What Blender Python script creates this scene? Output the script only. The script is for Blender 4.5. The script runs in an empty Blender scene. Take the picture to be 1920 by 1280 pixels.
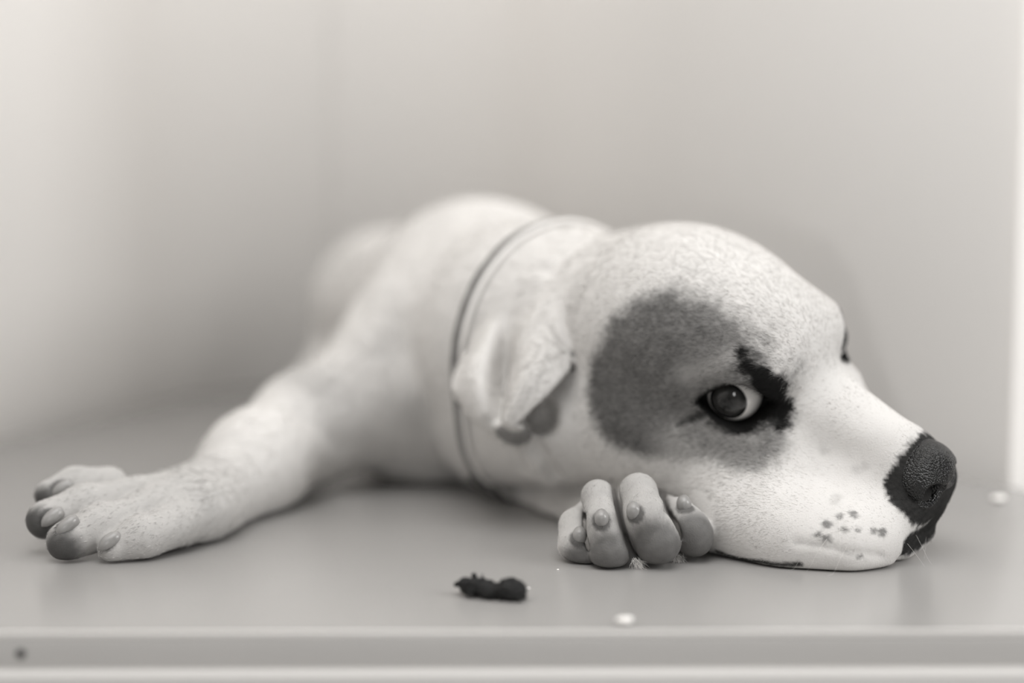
import bpy, math, random
import numpy as np
from mathutils import Vector, Matrix

# ---------------------------------------------------------------- camera, world, light, exposure
SC = bpy.context.scene; COL = SC.collection
Z0 = .74                                            # height of the table top
cam_d = bpy.data.cameras.new('camera'); cam = bpy.data.objects.new('camera', cam_d); COL.objects.link(cam)
cam_d.sensor_width = 36; cam_d.lens = 36*2667/1920; cam_d.clip_start = .02
cam.location = (0, 0, Z0+.15); cam.rotation_euler = (math.pi/2-math.atan(240/2667), 0, 0)
cam_d.dof.use_dof = True; cam_d.dof.focus_distance = .605; cam_d.dof.aperture_fstop = 1.8
SC.camera = cam
W = bpy.data.worlds.new('room_light'); SC.world = W; W.use_nodes = True
W.node_tree.nodes['Background'].inputs[0].default_value = (1, .995, .985, 1); W.node_tree.nodes['Background'].inputs[1].default_value = .10
def area(name, loc, target, size, power):
    l = bpy.data.lights.new(name, 'AREA'); l.shape = 'RECTANGLE'; l.size, l.size_y = size; l.energy = power; l.color = (1, .995, .985)
    o = bpy.data.objects.new(name, l); COL.objects.link(o); o.location = loc
    o.rotation_euler = (Vector(target)-Vector(loc)).to_track_quat('-Z', 'Y').to_euler(); return o
area('window_light', (1.55, -.05, Z0+.95), (.0, .70, Z0+.05), (.8, 1.0), 26)
area('ceiling_light', (-.1, .10, Z0+1.8), (0, .8, Z0), (1.5, 1.5), 38)
area('window_light_behind', (-.15, -1.9, Z0+.42), (0, .65, Z0+.1), (.34, .62), 8)
SC.view_settings.view_transform = 'Standard'; SC.view_settings.look = 'None'; SC.view_settings.gamma = 1
SC.view_settings.use_curve_mapping = False; SC.view_settings.exposure = -0.18

# ---------------------------------------------------------------- helpers
TINT = np.array([1, .974, .945])
def grey(v): return (v*TINT[0], v*TINT[1], v*TINT[2], 1)
def nt(name):
    m = bpy.data.materials.new(name); m.use_nodes = True; t = m.node_tree; return m, t, t.nodes['Principled BSDF']
def node(t, kind, **kw):
    n = t.nodes.new(kind)
    for k, v in kw.items():
        if k in n.inputs: n.inputs[k].default_value = v
        else: setattr(n, k, v)
    return n
def surface(name, v, rough=.5, spec=.5, noise=0, scale=20, bump=0, bscale=200, coat=0):
    """a plain grey surface with a little procedural unevenness"""
    m, t, b = nt(name); b.inputs['Roughness'].default_value = rough; b.inputs['Specular IOR Level'].default_value = spec; b.inputs['Coat Weight'].default_value = coat
    b.inputs['Base Color'].default_value = grey(v)
    tc = node(t, 'ShaderNodeTexCoord')
    if noise:
        n = node(t, 'ShaderNodeTexNoise', Scale=scale, Detail=4.0); r = node(t, 'ShaderNodeMapRange'); r.inputs['To Min'].default_value = 1-noise; r.inputs['To Max'].default_value = 1+noise
        mx = node(t, 'ShaderNodeMix', data_type='RGBA', blend_type='MULTIPLY'); mx.inputs[0].default_value = 1
        t.links.new(tc.outputs['Object'], n.inputs['Vector']); t.links.new(n.outputs['Fac'], r.inputs['Value']); t.links.new(r.outputs[0], mx.inputs[7]); mx.inputs[6].default_value = grey(v)
        t.links.new(mx.outputs[2], b.inputs['Base Color'])
    if bump:
        n = node(t, 'ShaderNodeTexNoise', Scale=bscale, Detail=3.0); bp = node(t, 'ShaderNodeBump', Strength=bump, Distance=.001)
        t.links.new(tc.outputs['Object'], n.inputs['Vector']); t.links.new(n.outputs['Fac'], bp.inputs['Height']); t.links.new(bp.outputs[0], b.inputs['Normal'])
    return m
def tag(o, label=None, cat=None, group=None, kind=None):
    for k, v in (('label', label), ('category', cat), ('group', group), ('kind', kind)):
        if v: o[k] = v
    return o
def empty(name, loc, **kw):
    o = bpy.data.objects.new(name, None); COL.objects.link(o); o.location = loc; o.empty_display_size = .02; return tag(o, **kw)
def mesh_obj(name, V, F, mat, parent=None, smooth=True, loc=(0,0,0)):
    """V, F are in world metres; an object under an unrotated parent is stored relative to it"""
    base = np.array(parent_base(parent)) if parent else np.zeros(3)
    V = np.asarray(V, float)-base-np.asarray(loc, float)
    me = bpy.data.meshes.new(name); F = np.asarray(F) if not isinstance(F, list) else F
    if isinstance(F, list): me.from_pydata(V.tolist(), [], F)
    else:
        k = F.shape[1]; me.vertices.add(len(V)); me.vertices.foreach_set('co', V.astype(np.float32).ravel())
        me.loops.add(F.size); me.loops.foreach_set('vertex_index', F.astype(np.int32).ravel())
        me.polygons.add(len(F)); me.polygons.foreach_set('loop_start', np.arange(0, F.size, k, dtype=np.int32)); me.update(calc_edges=True)
    me.validate()
    if smooth: me.polygons.foreach_set('use_smooth', [True]*len(me.polygons))
    me.materials.append(mat); o = bpy.data.objects.new(name, me); COL.objects.link(o); o.location = loc; o.parent = parent
    return o
def parent_base(p):
    b = Vector((0,0,0))
    while p: b = b+p.location; p = p.parent
    return b
def bevel_box(lo, hi, r, seg=3):
    """vertices and faces of a box with rounded edges"""
    import bmesh
    bm = bmesh.new(); bmesh.ops.create_cube(bm, size=1); lo = Vector(lo); hi = Vector(hi); s = hi-lo
    for v in bm.verts: v.co = Vector((v.co[i]*s[i]+(lo[i]+hi[i])/2 for i in range(3)))
    if r: bmesh.ops.bevel(bm, geom=bm.edges[:], offset=r, segments=seg, affect='EDGES', profile=.5)
    V = [tuple(v.co) for v in bm.verts]; F = [[v.index for v in f.verts] for f in bm.faces]; bm.verts.index_update()
    V = [tuple(v.co) for v in bm.verts]; F = [[v.index for v in f.verts] for f in bm.faces]; bm.free(); return V, F
def tube(path, rad, n=10, close=False):
    """a round tube along a path, rad a number or a list; end rings capped"""
    P = np.asarray(path, float); m = len(P); rad = np.broadcast_to(np.asarray(rad, float), m)
    T = np.gradient(P, axis=0) if not close else (np.roll(P, -1, 0)-np.roll(P, 1, 0)); T = T/np.linalg.norm(T, axis=1)[:,None]
    up = np.array([0,0,1.]) if abs(T[0][2]) < .9 else np.array([1.,0,0]); V = []
    u = np.cross(T[0], up); u /= np.linalg.norm(u)
    for i in range(m):
        u = u-T[i]*(u@T[i]); u /= np.linalg.norm(u); w = np.cross(T[i], u)
        for k in range(n):
            a = 2*math.pi*k/n; V.append(P[i]+rad[i]*(u*math.cos(a)+w*math.sin(a)))
    F = []
    for i in range(m if close else m-1):
        for k in range(n): F.append([i*n+k, i*n+(k+1)%n, ((i+1)%m)*n+(k+1)%n, ((i+1)%m)*n+k])
    if not close: F += [list(range(n))[::-1], [(m-1)*n+k for k in range(n)]]
    return V, F
# ---------------------------------------------------------------- sculpting kit (numpy, centimetres, table top at z = 0)
def unit(v):
    v = np.asarray(v, float); return v/np.linalg.norm(v)
def rot_zyx(yaw, pit, roll):
    c, s = math.cos(yaw), math.sin(yaw); A = np.array([[c,-s,0],[s,c,0],[0,0,1]])
    c, s = math.cos(pit), math.sin(pit); B = np.array([[c,0,s],[0,1,0],[-s,0,c]])
    c, s = math.cos(roll), math.sin(roll); D = np.array([[1,0,0],[0,c,-s],[0,s,c]])
    return A@B@D
def smin(a, b, k):
    h = np.maximum(k-np.abs(a-b), 0)/k
    return np.minimum(a, b)-h*h*k*0.25
def smax(a, b, k): return -smin(-a, -b, k)
def d_cone(p, a, b, ra, rb):
    ab = b-a; L2 = ab@ab; pa = p-a
    t = np.clip(pa@ab/L2, 0, 1)
    q = pa-t[:,None]*ab
    return np.sqrt((q*q).sum(1))-(ra+(rb-ra)*t)
def d_ell(p, c, r, M):
    q = (p-c)@M
    k0 = np.sqrt(((q/r)**2).sum(1)); k1 = np.sqrt(((q/(r*r))**2).sum(1))+1e-9
    return k0*(k0-1)/k1
def d_poly(p, pts):
    best = None
    for a, b in zip(pts[:-1], pts[1:]):
        ab = b-a; pa = p-a
        t = np.clip(pa@ab/(ab@ab+1e-12), 0, 1); q = pa-t[:,None]*ab
        d = (q*q).sum(1)
        best = d if best is None else np.minimum(best, d)
    return np.sqrt(best)
class Clay:
    """smooth union of round cones, ellipsoids, sheets; carving; grooves"""
    def __init__(s): s.ops = []; s.floor = False
    def cone(s, a, b, ra, rb, k=1.0, cut=False):
        a = np.asarray(a, float); b = np.asarray(b, float)
        s.ops.append(('cut' if cut else 'add', k, (a+b)/2, np.linalg.norm(a-b)/2+max(ra, rb), lambda p: d_cone(p, a, b, ra, rb)))
    def chain(s, pts, rad, k=1.0, cut=False):
        for i in range(len(pts)-1): s.cone(pts[i], pts[i+1], rad[i], rad[i+1], k if i == 0 or cut else max(k, .2), cut)
    def ell(s, c, r, k=1.0, M=None, cut=False):
        c = np.asarray(c, float); r = np.asarray(r, float); M = np.eye(3) if M is None else M
        s.ops.append(('cut' if cut else 'add', k, c, max(r), lambda p: d_ell(p, c, r, M)))
    def groove(s, pts, w, depth):
        pts = np.asarray(pts, float); c = pts.mean(0); R = np.linalg.norm(pts-c, axis=1).max()
        s.ops.append(('groove', 0, c, R+2.2*w, (lambda p: depth*np.exp(-(d_poly(p, pts)/w)**2))))
    def fn(s, f, c, R, k, kind='cut'): s.ops.append((kind, k, np.asarray(c, float), R, f))
    def sheet(s, grid, th, k):
        """a thick curved sheet through a grid of points (nu, nv, 3)"""
        G = resample(np.asarray(grid, float), 46, 46)
        NG = np.cross(np.gradient(G, axis=0), np.gradient(G, axis=1)); NG = (NG/(np.linalg.norm(NG, axis=2, keepdims=True)+1e-9)).reshape(-1, 3).astype(np.float32)
        sp = .6*max(np.linalg.norm(np.diff(G, axis=0), axis=2).mean(), np.linalg.norm(np.diff(G, axis=1), axis=2).mean())
        P = G.reshape(-1, 3).astype(np.float32); c = P.mean(0).astype(float); R = np.linalg.norm(P-c, axis=1).max()
        P = P-c.astype(np.float32); P2 = (P*P).sum(1); th = np.broadcast_to(np.asarray(th, np.float32), (46, 46)).ravel(); PT = np.ascontiguousarray(P.T)*-2
        def f(p):
            out = np.full(len(p), 50.0); q0 = (p-c).astype(np.float32)
            w = np.where((q0*q0).sum(1) < (R+.8)**2)[0]
            for i in range(0, len(w), 2048):
                j0 = w[i:i+2048]; q = q0[j0]; D = q@PT; D += P2; j = D.argmin(1)
                w3 = q-P[j]; dn = (w3*NG[j]).sum(1); tg = np.sqrt(np.maximum((w3*w3).sum(1)-dn*dn, 0))
                out[j0] = np.sqrt(dn*dn+np.maximum(tg-sp, 0)**2)-th[j]
            return out
        s.ops.append(('add', k, c, R+.3, f))
    def value(s, p, ops=None):
        d = np.full(len(p), 50.0)
        for kind, k, c, R, f in (s.ops if ops is None else ops):
            if kind == 'add': d = smin(d, f(p), k)
            elif kind == 'cut': d = smax(d, -f(p), k)
            else:
                near = np.where(((p-c)**2).sum(1) < R*R)[0]
                if len(near): d[near] += f(p[near])
        if s.floor: d = smax(d, .03-p[:,2], .25)
        return d
    def near_ops(s, c, rad):
        return [o for o in s.ops if np.linalg.norm(c-o[2]) < rad+o[3]+(o[1] if o[0] != 'groove' else 0)]
    def mesh(s, lo, hi, h):
        """dual (surface-net) mesh of the zero set, sampled only near the surface"""
        lo = np.asarray(lo, float); B = 8
        n = (np.ceil((np.asarray(hi)-lo)/h/B).astype(int)+1)*B
        nb = n//B
        vol = np.ones(n, np.float32)
        bi = np.stack(np.meshgrid(*[np.arange(k) for k in nb], indexing='ij'), -1).reshape(-1, 3)
        bc = lo+(bi*B+(B-1)/2)*h
        S = 5                                             # culling super blocks
        key = (bi//S); order = np.lexsort((key[:,2], key[:,1], key[:,0])); bi, bc, key = bi[order], bc[order], key[order]
        cuts = np.where(np.any(np.diff(key, axis=0) != 0, axis=1))[0]+1
        off = np.stack(np.meshgrid(*[np.arange(B)]*3, indexing='ij'), -1).reshape(-1, 3)
        half = B*h*.5*1.74
        for ids in np.split(np.arange(len(bi)), cuts):
            c = bc[ids].mean(0); rad = np.linalg.norm(bc[ids]-c, axis=1).max()+half
            ops = s.near_ops(c, rad+half+.2)
            if not any(o[0] == 'add' for o in ops): continue
            d = s.value(bc[ids], ops)
            far = ids[(d < -half*1.15-.2)]
            for b in bi[far]*B: vol[b[0]:b[0]+B, b[1]:b[1]+B, b[2]:b[2]+B] = -1
            act = ids[np.abs(d) <= half*1.15+.2]
            if not len(act): continue
            g = (bi[act]*B)[:,None,:]+off[None]
            v = s.value((lo+g.reshape(-1, 3)*h), ops)
            vol[g[...,0].ravel(), g[...,1].ravel(), g[...,2].ravel()] = np.clip(v, -1, 1)
        neg = vol < 0
        cnt = np.zeros(n-1, np.uint8)
        for dx in (0,1):
            for dy in (0,1):
                for dz in (0,1):
                    cnt += neg[dx:n[0]-1+dx, dy:n[1]-1+dy, dz:n[2]-1+dz]
        cells = np.argwhere((cnt > 0) & (cnt < 8))
        idx = np.full(n-1, -1, np.int32); idx[cells[:,0], cells[:,1], cells[:,2]] = np.arange(len(cells))
        acc = np.zeros((len(cells), 3)); m = np.zeros(len(cells))
        for ax in range(3):
            o1, o2 = [a for a in range(3) if a != ax]
            for i in (0,1):
                for j in (0,1):
                    q = cells.copy(); q[:,o1] += i; q[:,o2] += j; r = q.copy(); r[:,ax] += 1
                    a = vol[q[:,0],q[:,1],q[:,2]]; b = vol[r[:,0],r[:,1],r[:,2]]
                    x = (a < 0) != (b < 0); t = np.where(x, a/np.where(x, a-b, 1), 0)
                    pt = (q-cells).astype(float); pt[:,ax] += t
                    acc[x] += pt[x]; m[x] += 1
        V = lo+(cells+acc/m[:,None])*h
        quads = []
        for ax in range(3):
            o1, o2 = (ax+1)%3, (ax+2)%3
            sl = [slice(None)]*3; sl[ax] = slice(0, -1); a = neg[tuple(sl)]; sl[ax] = slice(1, None); b = neg[tuple(sl)]
            e = np.argwhere(a != b)
            e = e[(e[:,o1] > 0) & (e[:,o2] > 0) & (e[:,o1] < n[o1]-1) & (e[:,o2] < n[o2]-1)]
            flip = ~neg[e[:,0], e[:,1], e[:,2]]
            def cell(i, j):
                q = e.copy(); q[:,o1] -= i; q[:,o2] -= j; return idx[q[:,0],q[:,1],q[:,2]]
            Q = np.stack([cell(1,1), cell(0,1), cell(0,0), cell(1,0)], 1)
            Q[flip] = Q[flip][:,::-1]
            quads.append(Q)
        Q = np.concatenate(quads); Q = Q[(Q >= 0).all(1)]
        return V, Q
def resample(g, nu, nv):
    """Catmull-Rom resampling of a control grid"""
    def along(a, n):
        m = len(a); t = np.linspace(0, m-1, n); i = np.clip(t.astype(int), 0, m-2); f = (t-i)[:,None,None]
        P = np.concatenate([[2*a[0]-a[1]], a, [2*a[-1]-a[-2]]])
        p0, p1, p2, p3 = P[i], P[i+1], P[i+2], P[i+3]
        return .5*(2*p1+(p2-p0)*f+(2*p0-5*p1+4*p2-p3)*f**2+(3*p1-p0-3*p2+p3)*f**3)
    g = along(g, nu); return along(g.transpose(1,0,2), nv).transpose(1,0,2)
def vnormals(V, Q):
    N = np.zeros_like(V); fn = np.cross(V[Q[:,2]]-V[Q[:,0]], V[Q[:,3]]-V[Q[:,1]])
    for i in range(4): np.add.at(N, Q[:,i], fn)
    return N/(np.linalg.norm(N, axis=1)[:,None]+1e-12)
# ---------------------------------------------------------------- the dog's clay
CAM_H, FPX, PITCH = 15.0, 2667.0, math.atan(240/2667.0)
def at(u, v, Y):
    """the point seen at picture position (u, v) that lies Y cm in front of the camera's foot"""
    a, b, c, s = (u-960)/FPX, -(v-640)/FPX, math.cos(PITCH), math.sin(PITCH)
    r = np.array([a, c+b*s, -s+b*c]); return np.array([0, 0, CAM_H])+r*(Y/r[1])
HC = np.array([12.2, 64.5, 8.15]); HR = rot_zyx(-.72, .23, .43)
def H(x, y, z): return HC+HR@np.array([x, y, z], float)
def hloc(p): return (p-HC)@HR
EYE_R = 1.27
def eye_frame(s):
    """centre, axis to the nose corner, up axis, outward axis of one eye (s = -1 near, 1 far)"""
    ctr = H(-.66, -2.60, -.30) if s < 0 else H(.36, 2.86, .0)
    n = unit(HR@np.array([.60, -.74, .20] if s < 0 else [.80, .55, .20])); b = HR@np.array([-.05, s*-.05, 1.0]); a = unit(np.cross(b, n)*-s); b = np.cross(n, a)*-s
    return ctr, a, unit(b), n
def lid_curves(a):
    t = np.clip(1-np.abs((a-.05)/1.72)**1.7, -1, 1)
    return .02+1.08*t+.14*a*np.exp(-(a/.8)**2)-.08*(a+.1), -.02-1.10*t-.08*(a+.1)
def eye_open(p, s):
    """signed distance (roughly) to the almond opening, negative inside; height over the eye plane; distance to the eye's centre"""
    ctr, a, b, n = eye_frame(s); q = p-ctr
    A, Bq, Nq = q@a, q@b, q@n
    up, lo = lid_curves(A)
    return np.maximum(Bq-up, lo-Bq)*.75, Nq, np.sqrt((q*q).sum(1))
def toes(c, group, k):
    """four toes pressed together with tight creases, then melted into the paw"""
    segs = []; allp = []
    for pts, rad in group:
        P = [at(*p) for p in pts]; allp += P
        segs.append(list(zip(P[:-1], P[1:], rad[:-1], rad[1:])))
    cc = np.mean(allp, axis=0); R = max(np.linalg.norm(p-cc) for p in allp)+1.2
    def f(p):
        d = np.full(len(p), 50.)
        for sg in segs:
            e = np.full(len(p), 50.)
            for a, b, ra, rb in sg: e = smin(e, d_cone(p, a, b, ra, rb), .5)
            d = smin(d, e, .05)
        return d
    c.fn(f, cc, R, k, 'add')
def slot(c, uv, y0, y1, r):
    """a narrow deep gap between two toes"""
    uv = np.array(uv, float); s = np.r_[0, np.cumsum(np.linalg.norm(np.diff(uv, axis=0), axis=1))]; t = np.arange(0, s[-1]+1, 5)
    P = [(at(a, b, y0), at(a, b, y1)) for a, b in zip(np.interp(t, s, uv[:,0]), np.interp(t, s, uv[:,1]))]
    cc = np.mean([p for q in P for p in q], axis=0); R = max(np.linalg.norm(p-cc) for q in P for p in q)+r
    c.fn(lambda p: np.minimum.reduce([d_cone(p, a, b, r, r*.8) for a, b in P]), cc, R, .08)
TOES_L = [  # right forepaw stretched out at the left of the picture
    ([(205,908,65.0),(140,908,64.3),(92,926,63.6)], [.85,.74,.66]),
    ([(250,932,64.0),(160,947,62.9),(86,974,61.9)], [.95,.90,.86]),
    ([(285,960,63.0),(190,987,61.6),(128,1014,60.7)], [.98,.95,.92]),
    ([(330,985,62.4),(265,1008,61.1),(215,1028,60.6)], [.96,.92,.74])]
TOES_R = [  # left forepaw under the chin
    ([(1112,958,63.0),(1080,985,61.4),(1080,1020,60.6),(1098,1046,60.4)], [.7,.66,.68,.66]),
    ([(1126,950,65.2),(1121,930,61.1),(1127,978,59.8),(1143,1030,59.6)], [.80,.62,.72,.94]),
    ([(1200,945,65.2),(1197,922,60.9),(1210,968,59.7),(1232,1012,59.6)], [.85,.72,.87,1.06]),
    ([(1245,955,63.0),(1272,965,61.4),(1292,990,60.6),(1303,1008,60.6)], [.7,.66,.80,.82])]
EAR = [  # control grid of the folded near ear, front margin to back margin, root to tip
    [(1085,640,67.0),(1066,572,67.6),(1030,532,68.9),(985,532,70.2),(948,560,71.0),(915,600,71.4)],
    [(1064,682,65.8),(1028,640,66.3),(988,618,67.5),(957,640,69.5),(915,640,68.6),(878,665,69.6)],
    [(1017,735,65.0),(987,705,65.2),(965,700,66.8),(950,720,68.7),(900,705,67.0),(858,705,68.7)],
    [(960,790,64.9),(953,784,65.0),(949,776,65.9),(943,780,66.9),(905,768,66.3),(857,735,68.1)],
    [(962,798,65.4),(957,798,65.6),(950,798,66.0),(938,799,66.2),(892,786,66.9),(866,752,68.6)],
    [(998,805,66.2),(985,824,66.3),(965,828,66.3),(945,822,66.5),(905,790,67.4),(880,752,69.2)]]
def march(c, u, v, t=45.):
    """where the line of sight through (u, v) meets the clay"""
    o = np.array([0, 0, CAM_H]); r = unit(at(u, v, 40.)-o)
    for i in range(160):
        d = c.value((o+r*t)[None])[0]
        if d < .004: break
        t += max(d*.7, .003)
    return o+r*t
def dog_clay():
    c = Clay(); c.floor = True
    # --- trunk
    c.cone((-1.6,86,7.2), (-8.4,110,6.8), 7.3, 6.2, 1)
    c.ell((-2.4,87,8.4), (6.6,7,7.4), 2)                       # withers
    c.ell((-4.9,80.5,5.6), (5.6,5.0,6.4), 2)                   # near shoulder
    c.ell((-9.6,112,7.5), (6.3,6,6.3), 2)                      # rump
    c.cone((-11,113,4), (-14,106,2.2), 3.6, 2.4, 2)            # thigh
    c.cone((-5,110,4.6), (0,104,2.2), 4.0, 2.0, 1.5); c.cone((0,104,1.4), (1.5,97,1.0), 1.5, 1.3, .8)     # far hind leg
    c.chain([(-11,116,7.5), (-8,119.5,4), (-2,120,1.2)], [1.6,1.0,.5], 1)                           # tail
    # --- neck
    nk0 = H(-6.5,0,-1.0); nk1 = np.array([1.6,76.0,7.9]); nk2 = np.array([-1.2,84,7.6])
    c.chain([nk0, nk1, nk2], [5.2,6.2,7.5], 2)
    c.cone(at(1060,790,69), at(930,800,75.5), 3.1, 3.2, 1.2)      # loose throat skin
    # --- skull
    E = lambda x,y,z,rx,ry,rz,k=1.0,cut=False: c.ell(H(x,y,z), (rx,ry,rz), k, HR, cut)
    E(-4.6,0,.45,6.0,5.0,4.35,2.2)
    E(-1.4,0,.8,3.4,3.5,2.6,1.2)
    for s in (-1,1):
        E(-.4,s*2.0,.9,2.2,1.9,1.5,.8)                          # brow
        E(-4.6,s*3.2,-2.8,4.2,2.4,3.9,1.5)                      # cheek
        c.cone(H(1.2,s*2.7,-2.4), H(-4.5,s*4.4,-2.0), 1.3, 1.3, 1.3)
        c.cone(H(6.7,s*1.2,-4.3), H(1.0,s*2.7,-5.3), 1.45, 2.3, 1.4)      # flews
        c.cone(H(1.0,s*2.7,-5.3), H(-3.5,s*2.8,-5.6), 2.3, 2.2, 1.2)
        c.cone(H(-3,s*2.2,-6.2), H(5.2,s*.7,-6.4), 1.8, 1.1, .6)          # jaw
    c.cone(H(.6,0,-1.95), H(5.7,0,-2.9), 2.6, 1.75, 1.4)
    E(6.0,0,-3.5,1.5,1.8,1.7,.8)
    E(6.85,0,-4.75,1.4,1.45,1.35,.6)
    c.cone(at(1190,800,66.9), at(1400,925,64.7), 3.0, 2.2, 1.6)
    c.cone(at(1590,930,62.8), at(1430,890,64.6), 1.6, 2.6, 1.6)                # side of the muzzle, sloping out to the lip
    c.cone(at(1600,980,61.5), at(1450,955,62.7), 1.4, 2.0, 1.6)
    c.chain([at(1628,1018,60.2), at(1580,1022,60.1), at(1480,1012,60.9), at(1370,975,62.3)], [1.05,1.3,1.5,1.6], 1.8)   # near lip spread on the table
    c.cone(at(1732,1000,61.8), at(1684,1034,60.9), .48, .55, .5)                # lip below the nose
    c.cone(H(5.6,-.6,-6.6), H(2,-1.5,-7), 1.0, 1.2, .5)
    # --- eyes: lids swell over the ball, then the almond is opened
    for s in (-1,1):
        ctr, a, b, n = eye_frame(s)
        c.ell(ctr, (EYE_R+.17,)*3, .8)
        def f(p, s=s):
            o, nq, r = eye_open(p, s)
            return np.maximum(np.maximum(o, EYE_R-.12-r), np.maximum(.15-nq, r-EYE_R-1.3))
        c.fn(f, ctr+n*.9, 2.2, .10)
    # --- near ear: a folded sheet, the hollow under it, and its plain twin on the far side
    c.sheet([[at(*p) for p in row] for row in EAR], np.linspace(.20, .13, 46)[:,None], .35)
    c.ell(at(1014,780,66.3), (.8,1.7,.95), .3, cut=True)
    tw = lambda p: H(*(hloc(at(*p))*[1,-1,1]))
    c.sheet([[tw((u,v,Y+.7)) for u, v, Y in row] for row in EAR[:4]], .18, .35)
    # --- right foreleg, stretched out to the side
    c.chain([at(710,740,78), at(580,800,76.5), at(480,868,72), at(395,935,67.5)], [3.6,2.8,2.4,1.95], 1.6)
    c.ell(at(335,955,64.8), (2.7,2.5,1.85), 1.6, rot_zyx(.45,0,0))
    toes(c, TOES_L, .7)
    # --- left foreleg, folded under the chin
    c.chain([at(840,880,84), at(930,925,79), at(1065,958,71), at(1185,978,64.6)], [3.2,1.9,1.45,1.5], .5)
    c.ell(at(1200,1020,62.6), (1.9,1.5,1.1), .5)                # main pad
    toes(c, TOES_R, .2)
    slot(c, [(1151,900),(1154,925),(1159,955),(1168,990),(1179,1020),(1191,1046)], 58.4, 65.5, .135)
    slot(c, [(1243,925),(1252,955),(1270,985),(1276,1012)], 59.4, 64.0, .11)
    slot(c, [(1096,962),(1096,1000),(1104,1030)], 59.3, 63.2, .10)
    # --- folds and creases
    S = lambda *uv: np.array([march(c, u, v) for u, v in uv])
    c.groove(S((1100,455),(1055,485),(1010,545),(985,590)), .6, .12)          # neck fold behind the skull
    c.groove(S((980,838),(1000,866),(1030,900)), .36, -.42)                    # loose fold of skin
    c.groove(S((1005,832),(1022,858),(1040,888)), .24, .65)                    # folds under the ear
    c.groove(S((962,848),(968,868),(982,884)), .24, .6)
    c.groove(S((1238,925),(1250,960)), .13, .3)
    c.groove(S((1322,775),(1300,784),(1272,795)), .2, .12)                    # outer eye corner
    c.groove(S((1338,722),(1370,700),(1410,700)), .2, .07)                    # upper lid fold
    c.groove(S((1690,1046),(1640,1040),(1590,1034),(1540,1023),(1490,1016)), .16, .08)   # lip line
    c.groove(S((1074,662),(1076,680),(1070,696)), .14, .35)                    # slit at the ear's root
    c.groove(S((480,735),(560,780),(640,835)), .7, .15)
    return c

def nose_clay():
    c = Clay()
    c.ell(H(7.2,0,-2.88), (1.40,1.5,1.22), .3, HR)
    for s in (-1,1):
        c.ell(H(7.35,s*.88,-3.4), (1.05,.88,1.0), .5, HR)
    for s in (-1,1):
        c.cone(H(8.75,s*.95,-3.25), H(7.3,s*.9,-3.1), .58, .34, .10, True)
        c.cone(H(8.6,s*.45,-3.3), H(8.3,s*1.35,-3.45), .34, .30, .10, True)
        c.chain([H(8.3,s*1.3,-3.4), H(7.95,s*1.7,-3.45), H(7.55,s*1.85,-3.1), H(7.1,s*1.72,-2.65)], [.2,.13,.10,.05], .08, True)
    c.groove([H(8.75,0,-2.6), H(8.7,0,-3.3), H(8.2,0,-4.2)], .12, .16)
    return c
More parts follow.
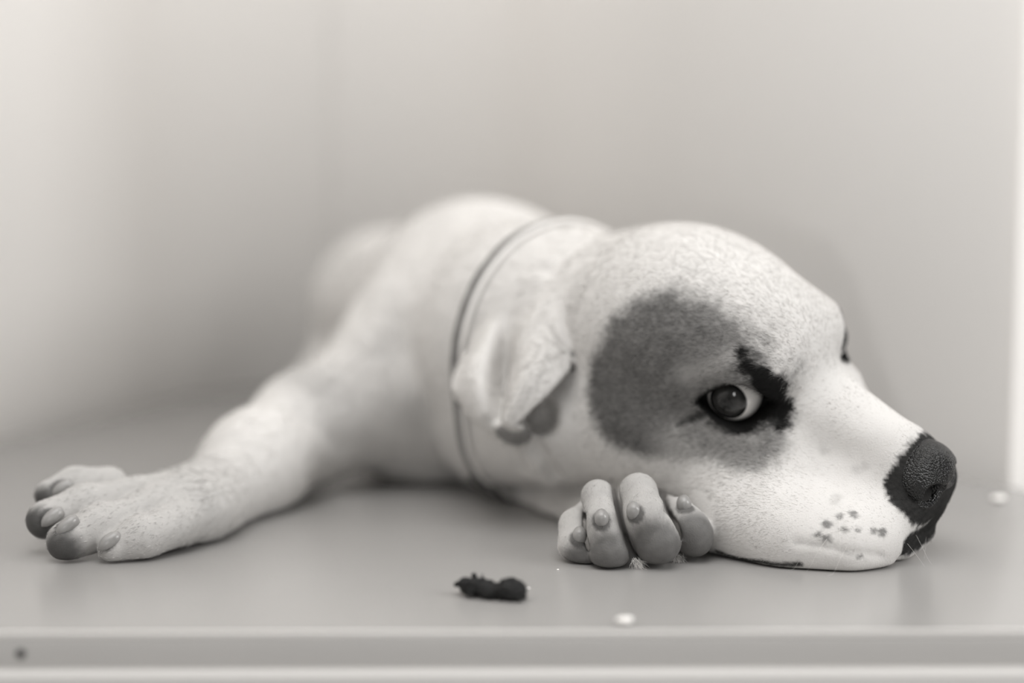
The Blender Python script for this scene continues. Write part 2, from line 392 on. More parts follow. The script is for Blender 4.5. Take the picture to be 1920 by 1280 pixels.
# where the coat changes colour: points on the skin (head frame, or table frame for ear, pads, claws and body)
MARK = {
    'patch': [[-6.46, -6.1, -0.54], [-6.55, -5.41, 0.81], [-5.82, -4.49, 2.87], [-5.03, -3.43, 3.92], [-3.84, -2.6, 4.28], [-2.11, -2.19, 3.96], [-0.34, -1.94, 3.29], [0.88, -2.14, 2.43], [1.84, -1.98, 1.29], [2.0, -2.06, -0.3], [2.2, -3.03, -1.37], [1.5, -4.91, -2.23], [-0.33, -5.15, -2.26], [-2.07, -6.0, -2.45], [-3.93, -6.73, -2.31], [-5.36, -6.79, -1.5]],
    'smudge': [[0.15, -3.01, 2.38], [0.62, -3.24, 1.9], [1.23, -3.1, 1.48], [1.58, -2.85, 0.72], [1.61, -2.51, -0.33], [1.94, -2.7, -0.96]],
    'under': [[-0.73, -4.48, -0.84], [0.29, -4.12, -1.24], [1.16, -3.53, -1.13], [1.66, -2.82, -0.84]],
    'grey_under': [[-1.29, -4.92, -1.02], [0.43, -4.57, -1.87], [1.65, -4.3, -1.96], [1.95, -3.49, -1.48]],
    'pale_lid': [[-1.82, -4.39, 1.35], [-0.95, -3.98, 1.7], [-0.19, -3.43, 2.17]],
    'corner': [[-1.01, -4.39, -0.51], [-1.46, -4.75, -0.76], [-1.96, -5.21, -1.02]],
    'nose_fur': [[7.05, 0.55, -1.77], [6.81, -0.96, -1.78], [6.61, -1.67, -2.27], [6.94, -2.21, -2.93], [7.54, -2.36, -3.43], [8.12, -1.67, -4.38]],
    'lip_dark': [[8.31, -0.29, -4.69], [8.13, -0.7, -5.34], [7.99, -1.52, -5.37], [7.99, -2.53, -5.08]],
    'lip_line': [[8.01, -2.53, -5.77], [7.46, -5.13, -4.25], [6.92, -5.5, -3.91], [5.92, -5.95, -3.67], [4.95, -6.47, -3.59]],
    'lip_under': [[5.37, -6.75, -4.42], [3.87, -7.3, -4.66], [2.49, -7.32, -5.09], [1.57, -7.4, -5.12]],
    'spots': [[6.01, -4.73, -2.91], [6.4, -4.23, -2.92], [5.78, -5.31, -3.04], [6.89, -4.7, -3.23], [7.35, -4.12, -3.47], [7.58, -3.86, -3.63], [6.45, -5.07, -3.16], [5.69, -5.83, -3.31], [6.05, -5.72, -3.41], [7.32, -5.24, -4.12]],
    'faint': [[3.74, -2.26, -1.95], [5.28, -2.18, -2.37], [5.58, -1.93, -2.23], [5.35, -3.79, -2.73], [5.45, -4.15, -2.74]],
    'ear_in': [[-0.38, 66.07, 4.66], [0.12, 66.0, 4.54], [0.7, 66.03, 4.64]],
    'ear_slit': [[2.84, 66.12, 8.42], [2.82, 66.29, 7.78]],
    'pads': [[4.21, 58.66, 0.78], [6.07, 58.54, 1.17], [7.92, 59.7, 1.4], [2.92, 59.76, 0.32], [-20.95, 61.12, 1.44], [-19.35, 59.81, 0.64], [-21.11, 62.95, 2.32]],
    'body_spots': [[-6.55, 75.62, 8.28], [-9.74, 74.36, 5.88], [-5.06, 74.69, 4.42], [-12.01, 106.55, 11.54], [-11.38, 75.4, 6.5]],
    'claws': [[2.88, 59.92, 1.15], [3.77, 58.98, 2.09], [5.14, 58.91, 2.43], [7.48, 60.5, 2.37], [-20.38, 63.24, 2.67], [-20.2, 61.19, 1.8], [-19.25, 60.22, 1.64], [-17.4, 60.04, 1.0]]}
# ---------------------------------------------------------------- the room
M_WALL = surface('painted_wall', .86, .8, .2, noise=.015, scale=3)
M_FLOOR = surface('floor_paint', .6, .5, .4, noise=.05, scale=4)
M_TRIM = surface('white_gloss_paint', .95, .35, .5)
M_TOP = surface('grey_laminate', .33, .27, .9, noise=.04, scale=9, bump=.05, bscale=900)
M_EDGE = surface('pale_edge', .62, .4, .5, noise=.05, scale=12)
M_PANEL = surface('pale_panel', .55, .5, .4)
M_STEEL = surface('grey_metal', .4, .35, .6)
V, F = bevel_box((-2.2,-2.6,-.05), (2.6,2.2,0), 0); tag(mesh_obj('floor', V, F, M_FLOOR, smooth=False), kind='structure')
def prism(pts, z0, z1, r=0):
    """an upright prism over a counter-clockwise outline, edges rounded by r"""
    import bmesh
    bm = bmesh.new(); lo = [bm.verts.new((p[0],p[1],z0)) for p in pts]; hi = [bm.verts.new((p[0],p[1],z1)) for p in pts]; n = len(pts)
    bm.faces.new(lo[::-1]); bm.faces.new(hi)
    for i in range(n): bm.faces.new((lo[i], lo[(i+1)%n], hi[(i+1)%n], hi[i]))
    if r: bmesh.ops.bevel(bm, geom=bm.edges[:], offset=r, segments=4, affect='EDGES', profile=.5)
    bm.verts.index_update(); V = [tuple(v.co) for v in bm.verts]; F = [[v.index for v in f.verts] for f in bm.faces]; bm.free(); return V, F
CN = Vector((-.19, 1.47, 0)); DL = Vector((-.156,-.519,0)).normalized(); DR = Vector((.475,-.685,0)).normalized()
NL = Vector((DL.y,-DL.x,0)); NL = NL if NL.x < 0 else -NL; NR = Vector((-DR.y,DR.x,0)); NR = NR if NR.x > 0 else -NR
RC = .17; HALF = .5*DL.angle(DR); TAN = RC/math.tan(HALF); BIS = (DL+DR).normalized(); AC = CN+BIS*(RC/math.sin(HALF))      # coved corner
def arc(r, n=64):
    """points of the cove from the left wall to the right wall"""
    a0 = NL; a1 = NR; out = []
    for i in range(n+1):
        q = i/n; ang = a0.angle(a1); v = (a0*math.sin((1-q)*ang)+a1*math.sin(q*ang))/math.sin(ang); out.append(AC+v*r)
    return out
def wall(name, inner, outer, h=2.6, smooth=False):
    n = len(inner); V = [(p.x,p.y,z) for z in (0, h) for p in inner+outer]; m = 2*n; F = []
    for i in range(n-1):
        a, b = i, i+1; c, d = n+i+1, n+i
        F += [[a,a+m,b+m,b], [d,c,c+m,d+m], [a,b,c,d], [a+m,d+m,c+m,b+m]]
    F += [[0,n,n+m,m], [n-1,n-1+m,2*n-1+m,2*n-1]]
    return tag(mesh_obj(name, V, F, M_WALL, smooth=False), kind='structure')
s0 = CN+DL*2.3; t0 = CN+DL*TAN; t1 = CN+DR*TAN; e1 = CN+DR*.826
ai = arc(RC); ao = arc(RC+.1); half = len(ai)//2
o = wall('wall_left', [s0]+ai[:half+1], [s0+NL*.1]+ao[:half+1]); o2 = wall('wall_right', ai[half:]+[e1], ao[half:]+[e1+NR*.1])
for q in (o, o2): q.data.polygons.foreach_set('use_smooth', [abs(p.normal.z) < .5 for p in q.data.polygons])
a = CN+DR*.826-NR*.004; b = a+Vector((.16,.012,0))        # the window reveal begins where the wall ends
V, F = prism([(p.x,p.y) for p in (a, b, b+Vector((.02,.12,0)), a+NR*.13)], 0, 2.2, .004); tag(mesh_obj('trim_1', V, F, M_TRIM, smooth=False), kind='structure')

# ---------------------------------------------------------------- the table
table = empty('table', (0,.8,0), label='grey laminate table with a highlight painted along its rounded front edge, standing in the room corner under the dog', cat='table')
g = .003
fl = CN+DL*1.005-NL*g; fr = CN+DR*1.17-NR*.016
top_pts = [(fl.x, .4975), (fr.x-.004, .5040)]+[(p.x, p.y) for p in [CN+DR*.84-NR*.016]+arc(RC-.016)[::-4]]
V, F = prism(top_pts, Z0-.013, Z0, .0026); top = mesh_obj('table_top', V, F, M_TOP, table)
V, F = prism([(fl.x+.002,.4971), (fr.x-.006,.5036), (fr.x-.006,.5051), (fl.x+.002,.4986)], Z0-.0022, Z0+.0003, .0006); mesh_obj('edge_highlight', V, F, surface('painted_edge_highlight', .62, .35, .5), table)  # highlight of the rounded front edge, painted as a pale strip
V, F = prism([(fl.x+.002,.4970), (fr.x-.006,.5035), (fr.x-.006,.5051), (fl.x+.002,.4986)], Z0-.0130, Z0-.0023, .0004); mesh_obj('lightened_front', V, F, surface('lightened_front_grey', .46, .5, .4, noise=.06, scale=14), table)  # slab front in a paler grey, making up for the weaker light there
V, F = prism([(fl.x+.01,.4905), (fr.x-.03,.497), (fr.x-.04,.520), (fl.x+.01,.5135)], Z0-.11, Z0-.0131, .0015); mesh_obj('apron', V, F, M_PANEL, table)
for x, y in ((fl.x+.07,.56), (fr.x-.13,.56), (CN.x+.06,1.10)):
    V, F = tube([(x,y,0), (x,y,.02), (x,y,.4), (x,y,Z0-.0131)], [.026,.02,.02,.022], 16); mesh_obj('leg', V, F, M_STEEL, table)
sx = -.1765; V, F = tube([(sx,.4986,Z0-.0075), (sx,.4989,Z0-.0075), (sx,.5000,Z0-.0075)], [.0014,.0018,.0018], 12); tag(mesh_obj('screw', V, F, surface('dark_screw', .04, .5, .3), table), label='small dark screw head in the table edge')

# ---------------------------------------------------------------- the dog: colours of the coat
def noise3(p, f, seed=0):
    r = np.random.default_rng(seed); out = np.zeros(len(p))
    for o in range(5):
        k = r.normal(size=3); k *= f*(1+.35*o)/np.linalg.norm(k); out += np.sin(p@k+r.uniform(0, 6.3)+1.7*np.sin(p@(k[[2,0,1]]*.7)))
    return out/5
def sstep(a, b, x): t = np.clip((x-a)/(b-a), 0, 1); return t*t*(3-2*t)
def poly_sd(P, poly):
    """signed distance to a 2-D polygon, negative inside"""
    poly = np.asarray(poly); d = np.full(len(P), 1e9); ins = np.zeros(len(P), bool)
    for a, b in zip(poly, np.roll(poly, -1, 0)):
        e = b-a; w = P-a; t = np.clip(w@e/(e@e), 0, 1); q = w-t[:,None]*e; d = np.minimum(d, (q*q).sum(1))
        c = ((a[1] <= P[:,1]) != (b[1] <= P[:,1])) & (P[:,0] < (b[0]-a[0])*(P[:,1]-a[1])/(b[1]-a[1]+1e-12)+a[0]); ins ^= c
    return np.where(ins, -1, 1)*np.sqrt(d)
def dist(p, pts): return d_poly(p, np.asarray(pts, float)) if len(pts) > 1 else np.linalg.norm(p-np.asarray(pts[0]), axis=1)
NOSE = nose_clay()
def coat(p):
    """grey value of the coat, bare-leather mask, fur length factor"""
    h = hloc(p); n1 = noise3(p, 2.2, 1); n2 = noise3(p, 7, 2); n3 = noise3(p, 16, 3)
    v = np.full(len(p), .63)+.02*n1
    v -= .05*sstep(.1, .9, noise3(p, .45, 9))                                        # faint ticking of the body
    for s in MARK['body_spots']: v -= .16*np.exp(-(dist(p, [s])/1.3)**2)
    mix = lambda v, t, m: v*(1-m)+t*m
    # eye patch, in the side plane of the head
    sd = poly_sd(h[:,[0,2]], np.array(MARK['patch'])[:,[0,2]])+.16*n1+.10*n2+.09*n3
    m = sstep(.42, -.38, sd)*sstep(-.3, -1.3, h[:,1])*sstep(-9, -7.5, h[:,0])
    tone = .15+.03*n1+.04*n2+.03*n3
    tone = mix(tone, .36, .75*np.exp(-(dist(h, MARK['pale_lid'])/.55)**2))
    tone = mix(tone, .42, .8*sstep(-.2, -1.6, h[:,2]+.25*n1)*sstep(-3.5, -1.5, h[:,0]))       # fades to pale below the eye
    tone = mix(tone, .11, .7*np.exp(-(dist(h, [[-5.2,-6.5,-.9]])/1.6)**2))
    v = mix(v, tone, m)
    v = mix(v, .20+.06*n3, .75*sstep(1.1, .25, dist(h, MARK['grey_under'])+.25*n2+.1*n3))
    for q, R in zip(MARK['smudge'], (.32,.40,.60,.78,.70,.36)): v = mix(v, .007, sstep(R+.16, R-.14, dist(h, [q])+.12*n2+.12*n3))
    v = mix(v, .05, .8*sstep(.24, .02, dist(h, MARK['under'])+.10*n2+.10*n3))
    v = mix(v, .02, .9*sstep(.34, .06, dist(h, MARK['corner'][:2])+.05*n3)); v = mix(v, .05, .8*sstep(.20, .03, dist(h, MARK['corner'])+.04*n3))
    for s in (-1, 1):                                                              # dark rims of the lids
        o, nq, r = eye_open(p, s); near = (r < 2.1) & (nq > 0)
        v = np.where(near, mix(v, .008, sstep(.25, .10, o+.05*n3)), v)
    # muzzle
    nd = NOSE.value(p); low = sstep(-1.6, -3.2, h[:,2]); v = mix(v, .024+.012*n3, sstep(.16, -.10, nd-.22-.42*low+.12*n2+.10*n3))
    v = mix(v, .022+.012*n3, sstep(.70, .44, dist(h, MARK['lip_dark'])+.12*n2+.06*n3))
    v = mix(v, .05, sstep(.22, .06, dist(h, MARK['lip_under'])+.04*n3))
    v = mix(v, .45, .6*sstep(.12, .02, dist(h, MARK['lip_line'])+.05*n2))
    for i, s in enumerate(MARK['spots']): v = mix(v, .10, .8*sstep(.20, .02, dist(h*[.8,.8,1.2], [np.array(s)*[.8,.8,1.2]])+.09*n3+.05*noise3(p, 30, 11)-.03*(i%3)))
    for s in MARK['faint']: v = mix(v, .45, .6*sstep(.35, .05, dist(h, [s])+.08*n3))
    # ear lining and the slit at its root
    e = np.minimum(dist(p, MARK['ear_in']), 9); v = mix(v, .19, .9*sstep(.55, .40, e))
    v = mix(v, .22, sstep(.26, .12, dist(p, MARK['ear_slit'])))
    # paws: thin fur over pinkish skin, bare toe pads
    pr = np.linalg.norm((p-np.array([5.2,60.4,2.0]))/[3.6,3.4,3.0], axis=1); pl = np.linalg.norm((p-np.array([-18.5,62.5,1.5]))/[8,8,6], axis=1)
    v = mix(v, .40+.03*n2, .85*sstep(1.2, .75, pr)); v = mix(v, .40+.03*n2, .9*sstep(1.4, .5, pl))  # stretched leg: light falloff painted in along with its thin dirty fur
    lea = np.zeros(len(p))
    for i, s in enumerate(MARK['pads']):
        R = (1.30,1.42,1.30,.95,.90,.95,.60)[i]; lea = np.maximum(lea, sstep(R+.38, R-.38, np.linalg.norm(p-np.array(s)+[0,0,.35 if i < 4 else .1], axis=1)+.06*n2+.03*n3))
    v = mix(v, (.14+.02*n2)*np.where(p[:,0] < -5, .6, 1), lea)
    for q in MARK['claws']:                                                        # dark skin round each claw
        v = mix(v, .06, .8*sstep(.50, .36, np.linalg.norm(p-np.array(q), axis=1)+.04*n3))
    ln = np.ones(len(p))
    return np.clip(v, .004, .95), lea
def fur_material(name):
    m, t, b = nt(name); b.inputs['Roughness'].default_value = .6; b.inputs['Specular IOR Level'].default_value = .12
    a = node(t, 'ShaderNodeAttribute', attribute_name='Col'); t.links.new(a.outputs['Color'], b.inputs['Base Color']); return m, t, b
M_SKIN, t, b = fur_material('coat')
al = node(t, 'ShaderNodeAttribute', attribute_name='Leather'); r = node(t, 'ShaderNodeMapRange'); r.inputs['To Min'].default_value = .75; r.inputs['To Max'].default_value = .42
t.links.new(al.outputs['Fac'], r.inputs['Value']); t.links.new(r.outputs[0], b.inputs['Roughness'])
n = node(t, 'ShaderNodeTexNoise', Scale=1400.0, Detail=2.0); bp = node(t, 'ShaderNodeBump', Strength=.35, Distance=.0004)
tc = node(t, 'ShaderNodeTexCoord'); t.links.new(tc.outputs['Object'], n.inputs['Vector']); t.links.new(n.outputs['Fac'], bp.inputs['Height']); t.links.new(bp.outputs[0], b.inputs['Normal'])
M_FUR, t, b = fur_material('fur_strands')

dog = empty('dog', (0,.80,Z0), label='white short-haired young dog with a grey eye patch lying with chin on the table', cat='dog')
def w(V): return np.asarray(V)*.01+np.array([0,0,Z0])         # clay centimetres to world metres
def vcol(o, name, vals, kind='FLOAT_COLOR'):
    a = o.data.attributes.new(name, kind, 'POINT')
    if kind == 'FLOAT': a.data.foreach_set('value', np.asarray(vals, np.float32))
    else: a.data.foreach_set('color', np.concatenate([vals[:,None]*TINT[None], np.ones((len(vals),1))], 1).astype(np.float32).ravel())
CLAY = dog_clay(); 
BV, BQ = CLAY.mesh((-37,56,-.5), (22,122,19), .11)
BN = vnormals(BV, BQ)
for it in range(2):                                           # relax the grid steps
    acc = np.zeros_like(BV); cnt = np.zeros(len(BV))
    for i in range(4):
        np.add.at(acc, BQ[:,i], BV[BQ[:,(i+1)%4]]); np.add.at(cnt, BQ[:,i], 1)
    lap = acc/np.maximum(cnt, 1)[:,None]-BV; BV = BV+.5*lap; BV[:,2] = np.maximum(BV[:,2], .02)
BN = vnormals(BV, BQ)
val, lea = coat(BV)
body = mesh_obj('body', w(BV), BQ, M_SKIN, dog); vcol(body, 'Col', val); vcol(body, 'Leather', lea, 'FLOAT')

# ---------------------------------------------------------------- fur: short strands combed along the body
def fur():
    rng = np.random.default_rng(7)
    T = np.concatenate([BQ[:,[0,1,2]], BQ[:,[0,2,3]]]); A = BV[T[:,0]]; e1 = BV[T[:,1]]-A; e2 = BV[T[:,2]]-A
    area = .5*np.linalg.norm(np.cross(e1, e2), axis=1); ctr = A+(e1+e2)/3; h = hloc(ctr)
    headw = sstep(-9.5, -6.5, h[:,0])*(np.abs(h[:,1]) < 9)
    pawr = np.linalg.norm((ctr-np.array([5.2,60.4,2.0]))/[3.8,3.4,3.2], axis=1) < 1; pawl = np.linalg.norm((ctr-np.array([-18.5,62.5,1.5]))/[4.5,4.5,3.0], axis=1) < 1
    dens = 28+headw*190; dens[pawr] = 170; dens[pawl] = 60; dens[ctr[:,1] > 92] = 12
    view = ctr-np.array([0,0,CAM_H]); 
    dens *= 1-.97*lea[T].max(1); dens[ctr[:,2] < .12] = 0
    pw = np.where(pawr | pawl)[0]; fn = BN[T[pw,0]]; dens[pw[CLAY.value(ctr[pw]+fn*.35) < .24]] = 0      # no fur deep between the toes
    for s in (-1,1):
        o, nq, r = eye_open(ctr, s); dens[(r < 2.0) & (o < .10) & (nq > 0)] = 0
    nh = hloc(ctr)-np.array([7.2,0,-3.0]); dens[np.linalg.norm(nh/[1.6,1.75,1.6], axis=1) < 1] = 0
    dens[(ctr[:,1] > 76) & (np.abs((ctr-np.array([3.2,76,6.6]))@np.array([-.65,.75,.1])) < .6)] *= .3
    k = rng.poisson(area*dens); f = np.repeat(np.arange(len(T)), k); n = len(f)
    a, b = rng.random(n), rng.random(n); sw = a+b > 1; a[sw], b[sw] = 1-a[sw], 1-b[sw]
    P = A[f]+a[:,None]*e1[f]+b[:,None]*e2[f]; N = BN[T[f,0]]
    hd = headw[f][:,None]; hl = hloc(P)
    flow = np.array([-.45,.75,-.45])*(1-hd)+hd*(np.stack([-np.ones(n), .15*np.sign(hl[:,1]), -.35-.25*sstep(0, -4, hl[:,2])], 1)@HR.T)
    leg = ((P[:,0] < -10.5) & (P[:,1] < 80))[:,None]; flow = np.where(leg, np.array([-.75,-.6,-.25]), flow)
    flow = np.where(pawr[f][:,None], np.array([.05,-.5,-.85]), flow)
    flow = flow+.22*rng.normal(size=(n,3)); tg = flow-N*(flow*N).sum(1)[:,None]; tg /= np.linalg.norm(tg, axis=1)[:,None]+1e-9
    L = .48+hd[:,0]*(-.16-.14*sstep(1.5, 6, hl[:,0])); L[pawr[f]] = .17; L[pawl[f]] = .22
    L *= rng.uniform(.65, 1.2, n); lift = np.where(hd[:,0] > .5, .19, .28)*rng.uniform(.5, 1.4, n)
    ts = np.array([0, .38, .72, 1.0]); pts = P[:,None]-N[:,None]*.02+(tg[:,None]*ts[None,:,None]+N[:,None]*(lift[:,None]*(ts-.45*ts**2)[None])[...,None])*L[:,None,None]
    pts[...,2] = np.maximum(pts[...,2], .03)
    ra = np.where(hd[:,0] > .5, .0050, .0080); ra[pawr[f]] = .0045
    rad = ra[:,None]*np.array([1, .95, .7, .12])
    v, _ = coat(P); v = np.clip(v*np.exp(.34*rng.normal(size=n)*(1.05-v)), .004, .92)
    hc = bpy.data.hair_curves.new('fur'); hc.add_curves([4]*n)
    base = np.array([0,.80,Z0]); hc.attributes['position'].data.foreach_set('vector', (w(pts.reshape(-1,3))-base).astype(np.float32).ravel())
    at_r = hc.attributes.get('radius') or hc.attributes.new('radius', 'FLOAT', 'POINT'); at_r.data.foreach_set('value', (rad*.01).astype(np.float32).ravel())
    ac = hc.attributes.new('Col', 'FLOAT_COLOR', 'CURVE'); ac.data.foreach_set('color', np.concatenate([v[:,None]*TINT[None], np.ones((n,1))], 1).astype(np.float32).ravel())
    hc.materials.append(M_FUR); o = bpy.data.objects.new('fur', hc); COL.objects.link(o); o.parent = dog; tag(o, kind='stuff'); return n
print('strands', fur())

# ---------------------------------------------------------------- eyes, nose, claws
def sphere_uv(ctr, axis, R, nu=72, nv=48, bulge=0):
    """a ball whose pole looks along axis; bulge lifts a cornea round the pole"""
    ax = unit(axis); x = unit(np.cross(ax, [0,0,1.])); y = np.cross(ax, x); V = []; TH = []
    for i in range(nv+1):
        th = math.pi*(i/nv)**1.5; rr = R*(1+bulge*math.exp(-(th/.55)**4))
        for k in range(nu):
            ph = 2*math.pi*k/nu; V.append(ctr+rr*(ax*math.cos(th)+math.sin(th)*(x*math.cos(ph)+y*math.sin(ph)))); TH.append(th)
    F = [[i*nu+k, (i+1)*nu+k, (i+1)*nu+(k+1)%nu, i*nu+(k+1)%nu] for i in range(nv) for k in range(nu)]
    return np.array(V), np.array(F), np.array(TH)
M_EYE, t, b = fur_material('eyeball'); b.inputs['Roughness'].default_value = .06; b.inputs['Specular IOR Level'].default_value = .55
for s in (-1, 1):
    ctr, a, b_, n_ = eye_frame(s)
    gaze = unit(at(1361,757,ctr[1]-1.1)-ctr) if s < 0 else unit(n_+np.array([-.3,-.4,0]))
    V, F, th = sphere_uv(ctr, gaze, EYE_R-.02, bulge=.03)
    nz = noise3(V, 9, 4)
    col = np.where(th < .24, .004, .020+.010*nz+.03*np.exp(-((th-.45)/.12)**2))
    col = col+(.006-col)*sstep(.62, .71, th); col = col+(.90-col)*sstep(.745, .785, th)
    o = mesh_obj('eye', w(V), F, M_EYE, dog); vcol(o, 'Col', col)
    if s < 0: tag(o, label='dark eye with a white crescent, looking back at the camera')
M_NOSE = surface('nose_leather', .006, .34, .5); t = M_NOSE.node_tree; b = t.nodes['Principled BSDF']
tc = node(t, 'ShaderNodeTexCoord'); vo = node(t, 'ShaderNodeTexVoronoi', Scale=1150.0); bp = node(t, 'ShaderNodeBump', Strength=.9, Distance=.0006)
bp.invert = True
t.links.new(tc.outputs['Object'], vo.inputs['Vector']); t.links.new(vo.outputs['Distance'], bp.inputs['Height']); t.links.new(bp.outputs[0], b.inputs['Normal'])
V, F = NOSE.mesh(H(7.2,0,-3)-3, H(7.2,0,-3)+3, .05); tag(mesh_obj('nose', w(V), F, M_NOSE, dog), label='black pebbled nose')
M_CLAW = surface('claw_horn', .27, .28, .5, noise=.25, scale=250)
CD = [(-.1,-.9,-.25), (-.05,-.92,-.3), (.0,-.93,-.28), (.15,-.88,-.35), (-.85,-.4,-.3), (-.8,-.55,-.35), (-.8,-.55,-.4), (-.85,-.5,-.3)]
for i, (p, d) in enumerate(zip(MARK['claws'], CD)):
    p = np.array(p); d = unit(d); ts = np.linspace(0, 1, 9)
    if i < 4: path = [p+d*(-.45+.56*x)+np.array([0,0,-.06*x*x]) for x in ts]; rad = [.27,.30,.315,.32,.315,.305,.28,.20,.02]
    else: path = [p+d*(-.62+1.0*x)+np.array([0,0,-.25*x*x]) for x in ts]; rad = [.20,.28,.31,.32,.32,.30,.26,.18,.02]
    V, F = tube(path, rad, 16); V = np.array(V); V[:,2] = p[2]+(V[:,2]-p[2])*(1.22 if i < 4 else 1); mesh_obj('claw', w(V), F, M_CLAW, dog)
# whiskers and lashes
def strands(name, items, rad, v):
    hc = bpy.data.hair_curves.new(name); hc.add_curves([6]*len(items)); P = []
    for p, d, L, droop in items:
        for x in np.linspace(0, 1, 6): P.append(np.asarray(p)+np.asarray(d)*L*x+np.array([0,0,-droop*L*x*x]))
    P = np.array(P); P[:,2] = np.maximum(P[:,2], .02); hc.attributes['position'].data.foreach_set('vector', (w(P)-np.array([0,.8,Z0])).astype(np.float32).ravel())
    ar = hc.attributes.get('radius') or hc.attributes.new('radius', 'FLOAT', 'POINT'); ar.data.foreach_set('value', np.tile(np.linspace(rad, rad*.2, 6)*.01, len(items)).astype(np.float32))
    ac = hc.attributes.new('Col', 'FLOAT_COLOR', 'CURVE'); ac.data.foreach_set('color', np.tile(np.array(grey(v), np.float32), len(items)))
    hc.materials.append(M_FUR); o = bpy.data.objects.new(name, hc); COL.objects.link(o); o.parent = dog; tag(o, kind='stuff'); return o
rng = np.random.default_rng(3); it = []
for s in MARK['spots'][:9]:
    p = H(*s); d = unit(HR@np.array([-.25, -.75, -.35])+.25*rng.normal(size=3)); it.append((p, d, rng.uniform(1.0, 2.2), .35))
for q in (H(8.0,-.8,-5.2), H(7.8,-1.6,-5.0), H(7.6,-2.4,-4.8)):
    it.append((q, unit(np.array([.5,-.3,-.5])+.2*rng.normal(size=3)), 1.6, .1))
strands('whiskers', it, .007, .75)
it = [(H(*(np.array(MARK['smudge'][0])+[-.25+.18*i, -.02, .05-.06*i])), unit(HR@np.array([-.35-.1*i,-.5,.75])+.2*rng.normal(size=3)), .9, .5) for i in range(8)]
strands('eyebrow_hairs', it, .006, .03)

it = []
for (u, v, Y), m in (((1193,1050,59.5), 70), ((1266,1042,60.6), 70)):
    for i in range(m): it.append((at(u, v, Y)+.13*rng.normal(size=3)*[1,.6,.6], unit(np.array([.25,-.7,-.55])+.35*rng.normal(size=3)), rng.uniform(.35,.6), .2))
strands('toe_tufts', it, .010, .85)

# ---------------------------------------------------------------- the collar
collar = empty('dog_collar', (.023,.76,Z0+.066), label='thin grey dog collar with a pale edge around the white neck', cat='collar')
CC = np.array([3.2,76,6.6]); CA = unit([-.65,.755,.08]); CE = unit(np.cross(CA, [0,0,1.])); CU = np.cross(CE, CA)
NT = 96
def ring(off):
    out = []; rs = np.linspace(2.5, 11, 180)
    for k in range(NT):
        th = 2*math.pi*k/NT; d = CE*math.cos(th)+CU*math.sin(th); P = CC+CA*off+d[None]*rs[:,None]
        v = CLAY.value(P); i = np.where(v > 0)[0]; out.append(rs[i[0]] if len(i) else 8)
    r = np.array(out)
    for _ in range(4): r = np.maximum(r, .25*np.roll(r, 1)+.5*r+.25*np.roll(r, -1))   # a strap bridges hollows
    return r
def ring_pts(off, r): return np.array([CC+CA*off+(CE*math.cos(2*math.pi*k/NT)+CU*math.sin(2*math.pi*k/NT))*r[k] for k in range(NT)])
offs = [-.36,-.18,0,.18,.36]; R0 = [ring(o) for o in offs]; Rm = np.maximum.reduce(R0); 
inner = [ring_pts(o, .5*r+.5*Rm+.03) for o, r in zip(offs, R0)]; outer = [ring_pts(o, .5*r+.5*Rm+.19) for o, r in zip(offs, R0)]
prof = inner+outer[::-1]; m = len(prof); V = np.concatenate(prof)
F = [[i*NT+k, i*NT+(k+1)%NT, ((i+1)%m)*NT+(k+1)%NT, ((i+1)%m)*NT+k] for i in range(m) for k in range(NT)]
for P in (V,): P[:,2] = np.maximum(P[:,2], .05)
M_STRAP = surface('collar_webbing', .16, .7, .3, noise=.6, scale=90); M_PIPE = surface('collar_edge', .75, .5, .4); M_BUCKLE = surface('dark_buckle', .09, .3, .6)
mesh_obj('strap', w(V), F, M_STRAP, collar)
ep = ring_pts(-.36, .5*R0[0]+.5*Rm+.13); ep[:,2] = np.maximum(ep[:,2], .15); V, F = tube(ep, .15, 8, True); tag(mesh_obj('edge_piping', w(V), F, M_PIPE, collar), label='pale edge of the collar')
bk = min(range(NT), key=lambda k: np.linalg.norm(outer[2][k]-at(965,918,72))); q = outer[2][bk]; dn = unit(q-CC); tg = np.cross(CA, dn)
fr_ = [q+dn*.15+tg*x+CA*y for x, y in ((-.5,-.65),(.5,-.65),(.62,0),(.5,.65),(-.5,.65),(-.62,0))]
V, F = tube(fr_, .12, 8, True); mesh_obj('buckle', w(V), F, M_BUCKLE, collar)
rc = q+dn*.35+tg*1.1; V, F = tube([rc+(tg*math.cos(x)+CA*math.sin(x))*.5 for x in np.linspace(0, 6.283, 20, endpoint=False)], .09, 8, True); V = np.array(V); V[:,2] = np.maximum(V[:,2], .1); mesh_obj('ring', w(V), F, M_BUCKLE, collar)

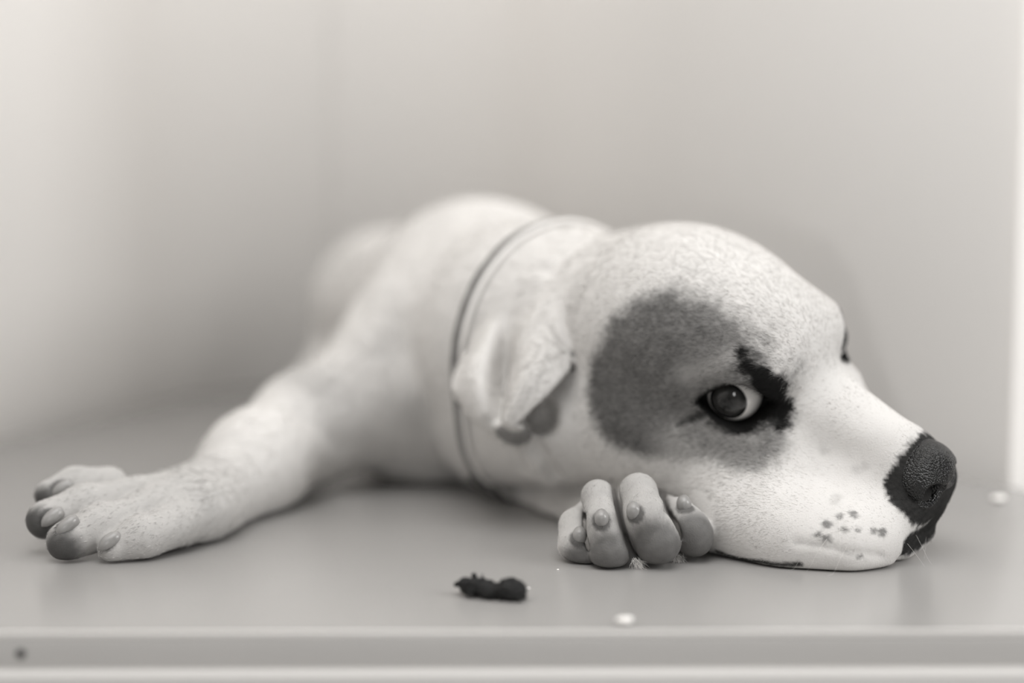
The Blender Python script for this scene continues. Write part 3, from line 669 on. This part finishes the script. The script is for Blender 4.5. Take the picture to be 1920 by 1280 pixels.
# ---------------------------------------------------------------- small things on the table
c = Clay(); gx = lambda u, v, Y: at(u, v, Y)
for (u, v, Y), r in (((955,1108,54.4),(.62,.5,.50)), ((925,1112,54.6),(.62,.5,.42)), ((893,1100,54.8),(.62,.4,.36)), ((873,1094,55.0),(.30,.25,.22)), ((972,1112,54.3),(.32,.4,.42)), ((890,1083,55.0),(.10,.12,.24)), ((905,1083,55.0),(.09,.12,.22)), ((962,1096,54.8),(.3,.3,.26)), ((864,1094,55.1),(.22,.16,.10)), ((880,1108,54.6),(.16,.2,.2))):
    c.ell(gx(u, v, Y), r, .12)
c.ell(gx(935,1090,54.4), (.16,.4,.16), .1, cut=True); c.ell(gx(922,1118,53.9), (.22,.2,.12), .1, cut=True); c.ell(gx(958,1119,53.8), (.12,.2,.12), .08, cut=True)
c.floor = True; V, F = c.mesh((-3,52,-.3), (2,57,2.2), .045); N = vnormals(V, F)
V = V+N*(.10*noise3(V, 8, 5)+.07*noise3(V, 19, 6)+.04*noise3(V, 42, 8))[:,None]; V[:,2] = np.maximum(V[:,2]-.02, .004)
M_TREAT = surface('chewed_treat', .008, .65, .35, noise=.6, scale=300, bump=.5, bscale=1500)
o = mesh_obj('treat', w(V), F, M_TREAT, loc=(-.0095,.545,Z0)); tag(o, label='dark chewed lump of treat lying on the grey table in front of the paw', cat='treat')
M_CRUMB = surface('white_crumb', .88, .6, .3)
def crumb(name, u, v, r, label, grp=None, seed=0):
    a = at(u, v, 40.); o0 = np.array([0,0,CAM_H]); d = a-o0; p = o0+d*(CAM_H/-d[2]); k = Clay(); rg = np.random.default_rng(seed)
    k.ell(p+[0,0,r*.3], (r,r*.8,r*.45), .1); k.ell(p+[r*.4,r*.2,r*.35], (r*.6,r*.6,r*.4), .1*r); k.floor = r > .2
    V, F = k.mesh(p-1.6*r-.1, p+1.8*r+.1, r/7); V = V+.06*r*noise3(V, 4/r, seed)[:,None]; V[:,2] = np.maximum(V[:,2], .003)
    tag(mesh_obj(name, w(V), F, M_CRUMB, loc=tuple(w(p))), label=label, cat='crumb', group=grp)
crumb('crumb', 1170, 1170, .36, 'white crumb by the front edge of the table, below the folded paw', 'white crumbs on the table', 1)
crumb('crumb', 1872, 940, .42, 'blurred pale crumb on the table at the right, beyond the nose', 'white crumbs on the table', 2)
crumb('crumb', 991, 1103, .06, 'tiny white speck just right of the dark treat', 'white crumbs on the table', 3)
crumb('crumb', 1046, 1068, .05, 'tiny white speck left of the folded paw', 'white crumbs on the table', 4)
